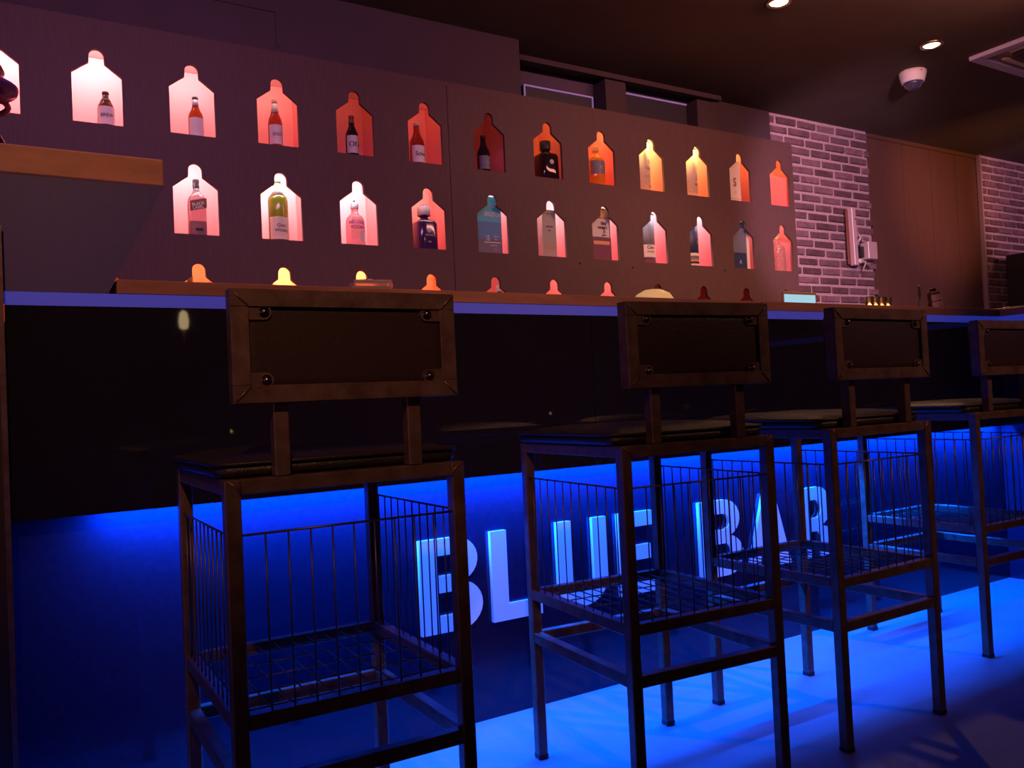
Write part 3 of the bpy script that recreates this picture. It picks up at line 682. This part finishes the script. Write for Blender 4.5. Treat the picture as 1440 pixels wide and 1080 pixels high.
# ------------------------------------------------------------------ things on the counters and walls
zc = 1.1985
t = thing('napkin_box', 'small clear acrylic box lying on the bar top above the first stool', 'box', (.925, .14, zc), rz=-.15)
MB().box(-.055, .055, -.035, .035, 0, .048, 0, .004).build('box_body', glassm('acrylic', (.85,.72,.62), .75, .15), t)
MB().lathe([(0,.055),(.018,.053),(.024,.0485)], n=16).build('box_lid_dome', M['clear'], t)
MB().box(-.048, .048, -.028, .028, .006, .030).build('contents', C_['cream'], t)
t = thing('round_disc', 'small cream half-round disc on the bar behind the second stool', 'lamp', (1.99, .16, zc))
MB().lathe([(0,.062),(.030,.058),(.058,.044),(.074,.020),(.078,.0)], n=36).build('disc_dome', M['yellowdisc'], t)
MB().lathe([(.080,0),(.080,.004),(.077,.005)], n=36).build('rim', C_['gold'], t)
# small framed screen
t = thing('tablet', 'small tablet with glowing pale blue screen and brown frame on the bar', 'tablet', (2.82, .20, zc))
MB().box(-.115, .095, 0, .012, .0, .084, 0, .006).build('frame', M['tan'], t)
MB().box(-.108, .080, -.002, -.0002, .006, .070, 0, .0008).build('screen', M['screen'], t)
# row of small candle glasses
for i, (dx, dy) in enumerate(((-.035, 0), (.008, 0), (.051, 0), (.094, 0))):
    t = thing('candle_glass', ('leftmost and brightest small glass of the four at right of tablet', 'second small glass from the left in the amber lit row', 'third small amber lit glass from the left', 'rightmost small glass in the amber lit row')[i], 'glass', (3.262+dx, .18+dy, zc), 'small amber lit glasses on the bar')
    MB().lathe([(0,.002),(.015,.002),(.018,.070),(.0165,.070),(.014,.005),(0,.005)], n=18).build('cup', glassm('warm glass', (1,.86,.72), .95, .05), t)
    MB().lathe([(0,.006),(.013,.006),(.0145,.060),(0,.060)], n=14).build('wax', mat('lit wax', (.8,.45,.25), .5, emit=(1,.42,.16), estr=4 if i else 8), t)
# tilted can with white label and sprigs
t = thing('tilted_bottle', 'small tilted bottle with bright white label leaning on the bar top', 'bottle', (3.70, .17, zc)); t.rotation_euler = (0, -.20, 0)
MB().lathe([(0,0),(.029,0),(.030,.006),(.030,.095),(.024,.104),(.013,.110)], n=20).build('bottle_body', G['brown'], t)
MB().lathe([(.0308,.014),(.0308,.062)], n=18, a0=-PI/2-1.4, a1=-PI/2+1.3).build('front_label', C_['white'], t)
MB().lathe([(.0308,.066),(.0308,.094)], n=18, a0=-PI/2-1.4, a1=-PI/2+.7).build('neck_label', C_['white'], t)
MB().lathe([(.014,.110),(.014,.122),(0,.123)], n=14).build('bottle_cap', C_['black'], t)
MB().box(-.014, .014, -.0318, -.0310, .034, .037).box(-.014, .010, -.0318, -.0310, .026, .028).build('label_lines', C_['brown'], t)
def sprig(x, y, h, lean, label):
    t = thing('potted_sprig', label, 'plant', (x, y, zc), 'thin green sprigs on the bar')
    MB().tube([(0,0,0),(lean*.3,0,h*.4),(lean,0,h*.6)], .0018, 6).build('stem', M['leaf'], t)
    n = 8; v = []; f = []
    for i in range(n+1):
        u = i/n; wd = .011*math.sin(PI*min(1, u*1.02))**.7 if 0 < u < 1 else .0006
        cx = lean + lean*.3*math.sin(u*PI); z = h*.5+u*h*.5; v += [(cx-wd, -.001+.004*u, z), (cx, -.004, z), (cx+wd, .001, z)]
    for i in range(n): f += [(3*i, 3*i+1, 3*i+4, 3*i+3), (3*i+1, 3*i+2, 3*i+5, 3*i+4)]
    l = MB().add(v, f, 0, True).build('leaf', M['leaf'], t)
    md = l.modifiers.new('thick', 'SOLIDIFY'); md.thickness = .0015
sprig(3.545, .16, .128, .012, 'thin green sprig with one broad leaf, left of the tilted bottle')
sprig(3.630, .17, .105, .010, 'short green sprig close against the tilted bottle')
tag(MB().tube([(3.80, .10, zc+.004), (3.84, -.1, zc+.004), (3.83, -.4, zc+.004), (3.86, -.9, zc+.004)], .003, 6).build('cable', M['chrome']), 'thin pale cable lying along the bar top at the right edge', 'cable')
# wall fixture on the brick pier
t = thing('wall_bracket', 'long narrow metal bracket and switch box fixed to the brick wall', 'wall fixture', (6.26, 2.46, 1.915))
pk = mat('pinkish metal', (.70,.56,.56), .4, metal=.2)
q = MB().box(-.03, .02, -.05, .0, 0, .49, 0, .003).build('rail', pk, t)
q.rotation_euler = (0, -.02, 0)
MB().box(-.065, -.031, -.01, .0, .01, .48, 0, .002).build('rail_backing', C_['brown'], t)
MB().box(.145, .265, -.06, .02, .06, .21, 0, .004).build('switch_box', pk, t)
MB().box(.03, .140, -.02, .0, .08, .17, 0, .002).build('mounting_plate', M['black'], t)
MB().tube([(.05,-.02,.20),(.08,-.05,.26),(.11,-.02,.22),(.15,-.03,.21)], .010, 8).tube([(.03,-.02,.05),(.09,-.05,.03),(.14,-.02,.04),(.20,-.03,.0)], .011, 8).tube([(.04,-.02,.17),(.06,-.05,.23),(.05,-.02,.30)], .006, 8).tube([(.10,-.02,.06),(.12,-.04,.02),(.10,-.02,-.04)], .006, 8).build('pipes', pk, t)
MB().lathe([(0,.016),(.018,.012),(.024,0)], n=16).build('round_knob', M['white'], t, (.03, -.052, .035)).rotation_euler = (PI/2, 0, 0)
MB().lathe([(0,.005),(.008,0)], n=10).build('screw', M['bolt'], t, (0, -.052, .39)).rotation_euler = (PI/2, 0, 0)
# speaker at the right
t = thing('loudspeaker', 'black box loudspeaker at the right edge before the brick wall', 'loudspeaker', (8.74, 2.05, .0))
MB().box(-.29, .29, 0, .30, 1.45, 2.10, 0, .01).build('cabinet', M['black'], t)
MB().box(-.26, .26, -.006, 0, 1.48, 2.07, 0, .002).build('grille', M['vent'], t)
MB().tube([(0,.15,.03),(0,.15,1.45)], .022, 12).lathe([(.22,0),(.22,.015),(.04,.03)], c=(0,.15,0), n=24).build('stand', M['black'], t)
# tiered stand on the raised counter
t = thing('tiered_stand', 'purple and red tiered glass stand on raised counter at left edge', 'stand', (-.035, .06, 1.4785))
MB().lathe([(.088,0),(.086,.012),(.074,.040),(.050,.060),(.014,.068),(.010,.075)], n=32).build('base_dome', M['clear'], t)
MB().tube([(.084*math.cos(a*PI/16), .084*math.sin(a*PI/16), .004+.018*(1-abs(math.cos(a*PI/16)))) for a in range(32)], .0022, 6, closed=True).build('wire_rim', M['chrome'], t)
MB().lathe([(.07,.002),(.066,.022),(.05,.03),(0,.03)], n=24).build('base_core', M['purplering'], t)
MB().tube([(0,0,.03),(0,0,.19)], .006, 10).build('stem', M['chrome'], t)
MB().tube([(.086*math.cos(a*PI/16), .086*math.sin(a*PI/16), .110) for a in range(32)], .0065, 8, closed=True).build('ring_tray', M['wine'], t)
MB().lathe([(0,.130),(.080,.134),(.106,.142),(.108,.150),(.080,.158),(0,.158)], n=36).build('middle_tray', M['purplering'], t)
MB().lathe([(0,.172),(.060,.176),(.082,.186),(.078,.196),(.0,.198)], n=32).build('top_tray', M['wine'], t)

# ------------------------------------------------------------------ behind the viewer: what glints in the gloss front
t = thing('floor_lamp', 'slim warm floor lamp standing across the room, mirrored in bar front', 'lamp', (1.216, -4.5, 0))
MB().tube([(0,0,.02),(0,0,1.54)], .012, 10).build('pole', M['steel'], t)
MB().lathe([(.14,0),(.14,.015),(.02,.03)], n=24).build('base', M['steel'], t)
MB().lathe([(0,1.53),(.030,1.55),(.036,1.60),(.026,1.66),(0,1.68)], n=20).build('lamp_shade', mat('lamp glow', (1,.8,.5), .5, emit=(1,.72,.38), estr=9), t)
t = thing('high_table', 'dark high table across the room holding small candle glasses', 'table', (2.6, -4.5, 0))
MB().box(-1.9, 2.1, -.3, .3, .73, .76, 0, .004).build('tabletop', M['woodtop'], t)
for sx in (-1.8, 2.0):
    for sy in (-.25, .25): MB().box(sx-.02, sx+.02, sy-.02, sy+.02, 0, .73).build('leg', M['steel'], t)
for (x, lb, s) in ((1.508, 'left candle glass on the high table across the room', 8), (1.90, 'middle dim candle glass on the high table across the room', 1.2), (4.394, 'right candle glass on the high table across the room', 4)):
    t = thing('candle_glass', lb, 'glass', (x, -4.5, .7605), 'candle glasses on the high table')
    MB().lathe([(0,.002),(.035,.002),(.042,.08),(.039,.08),(.032,.008),(0,.008)], n=16).build('cup', M['clear'], t)
    MB().lathe([(0,.009),(.028,.009),(.032,.045),(0,.05)], n=12).build('flame_wax', mat('candle glow', (1,.7,.4), .5, emit=(1,.6,.25), estr=s), t)
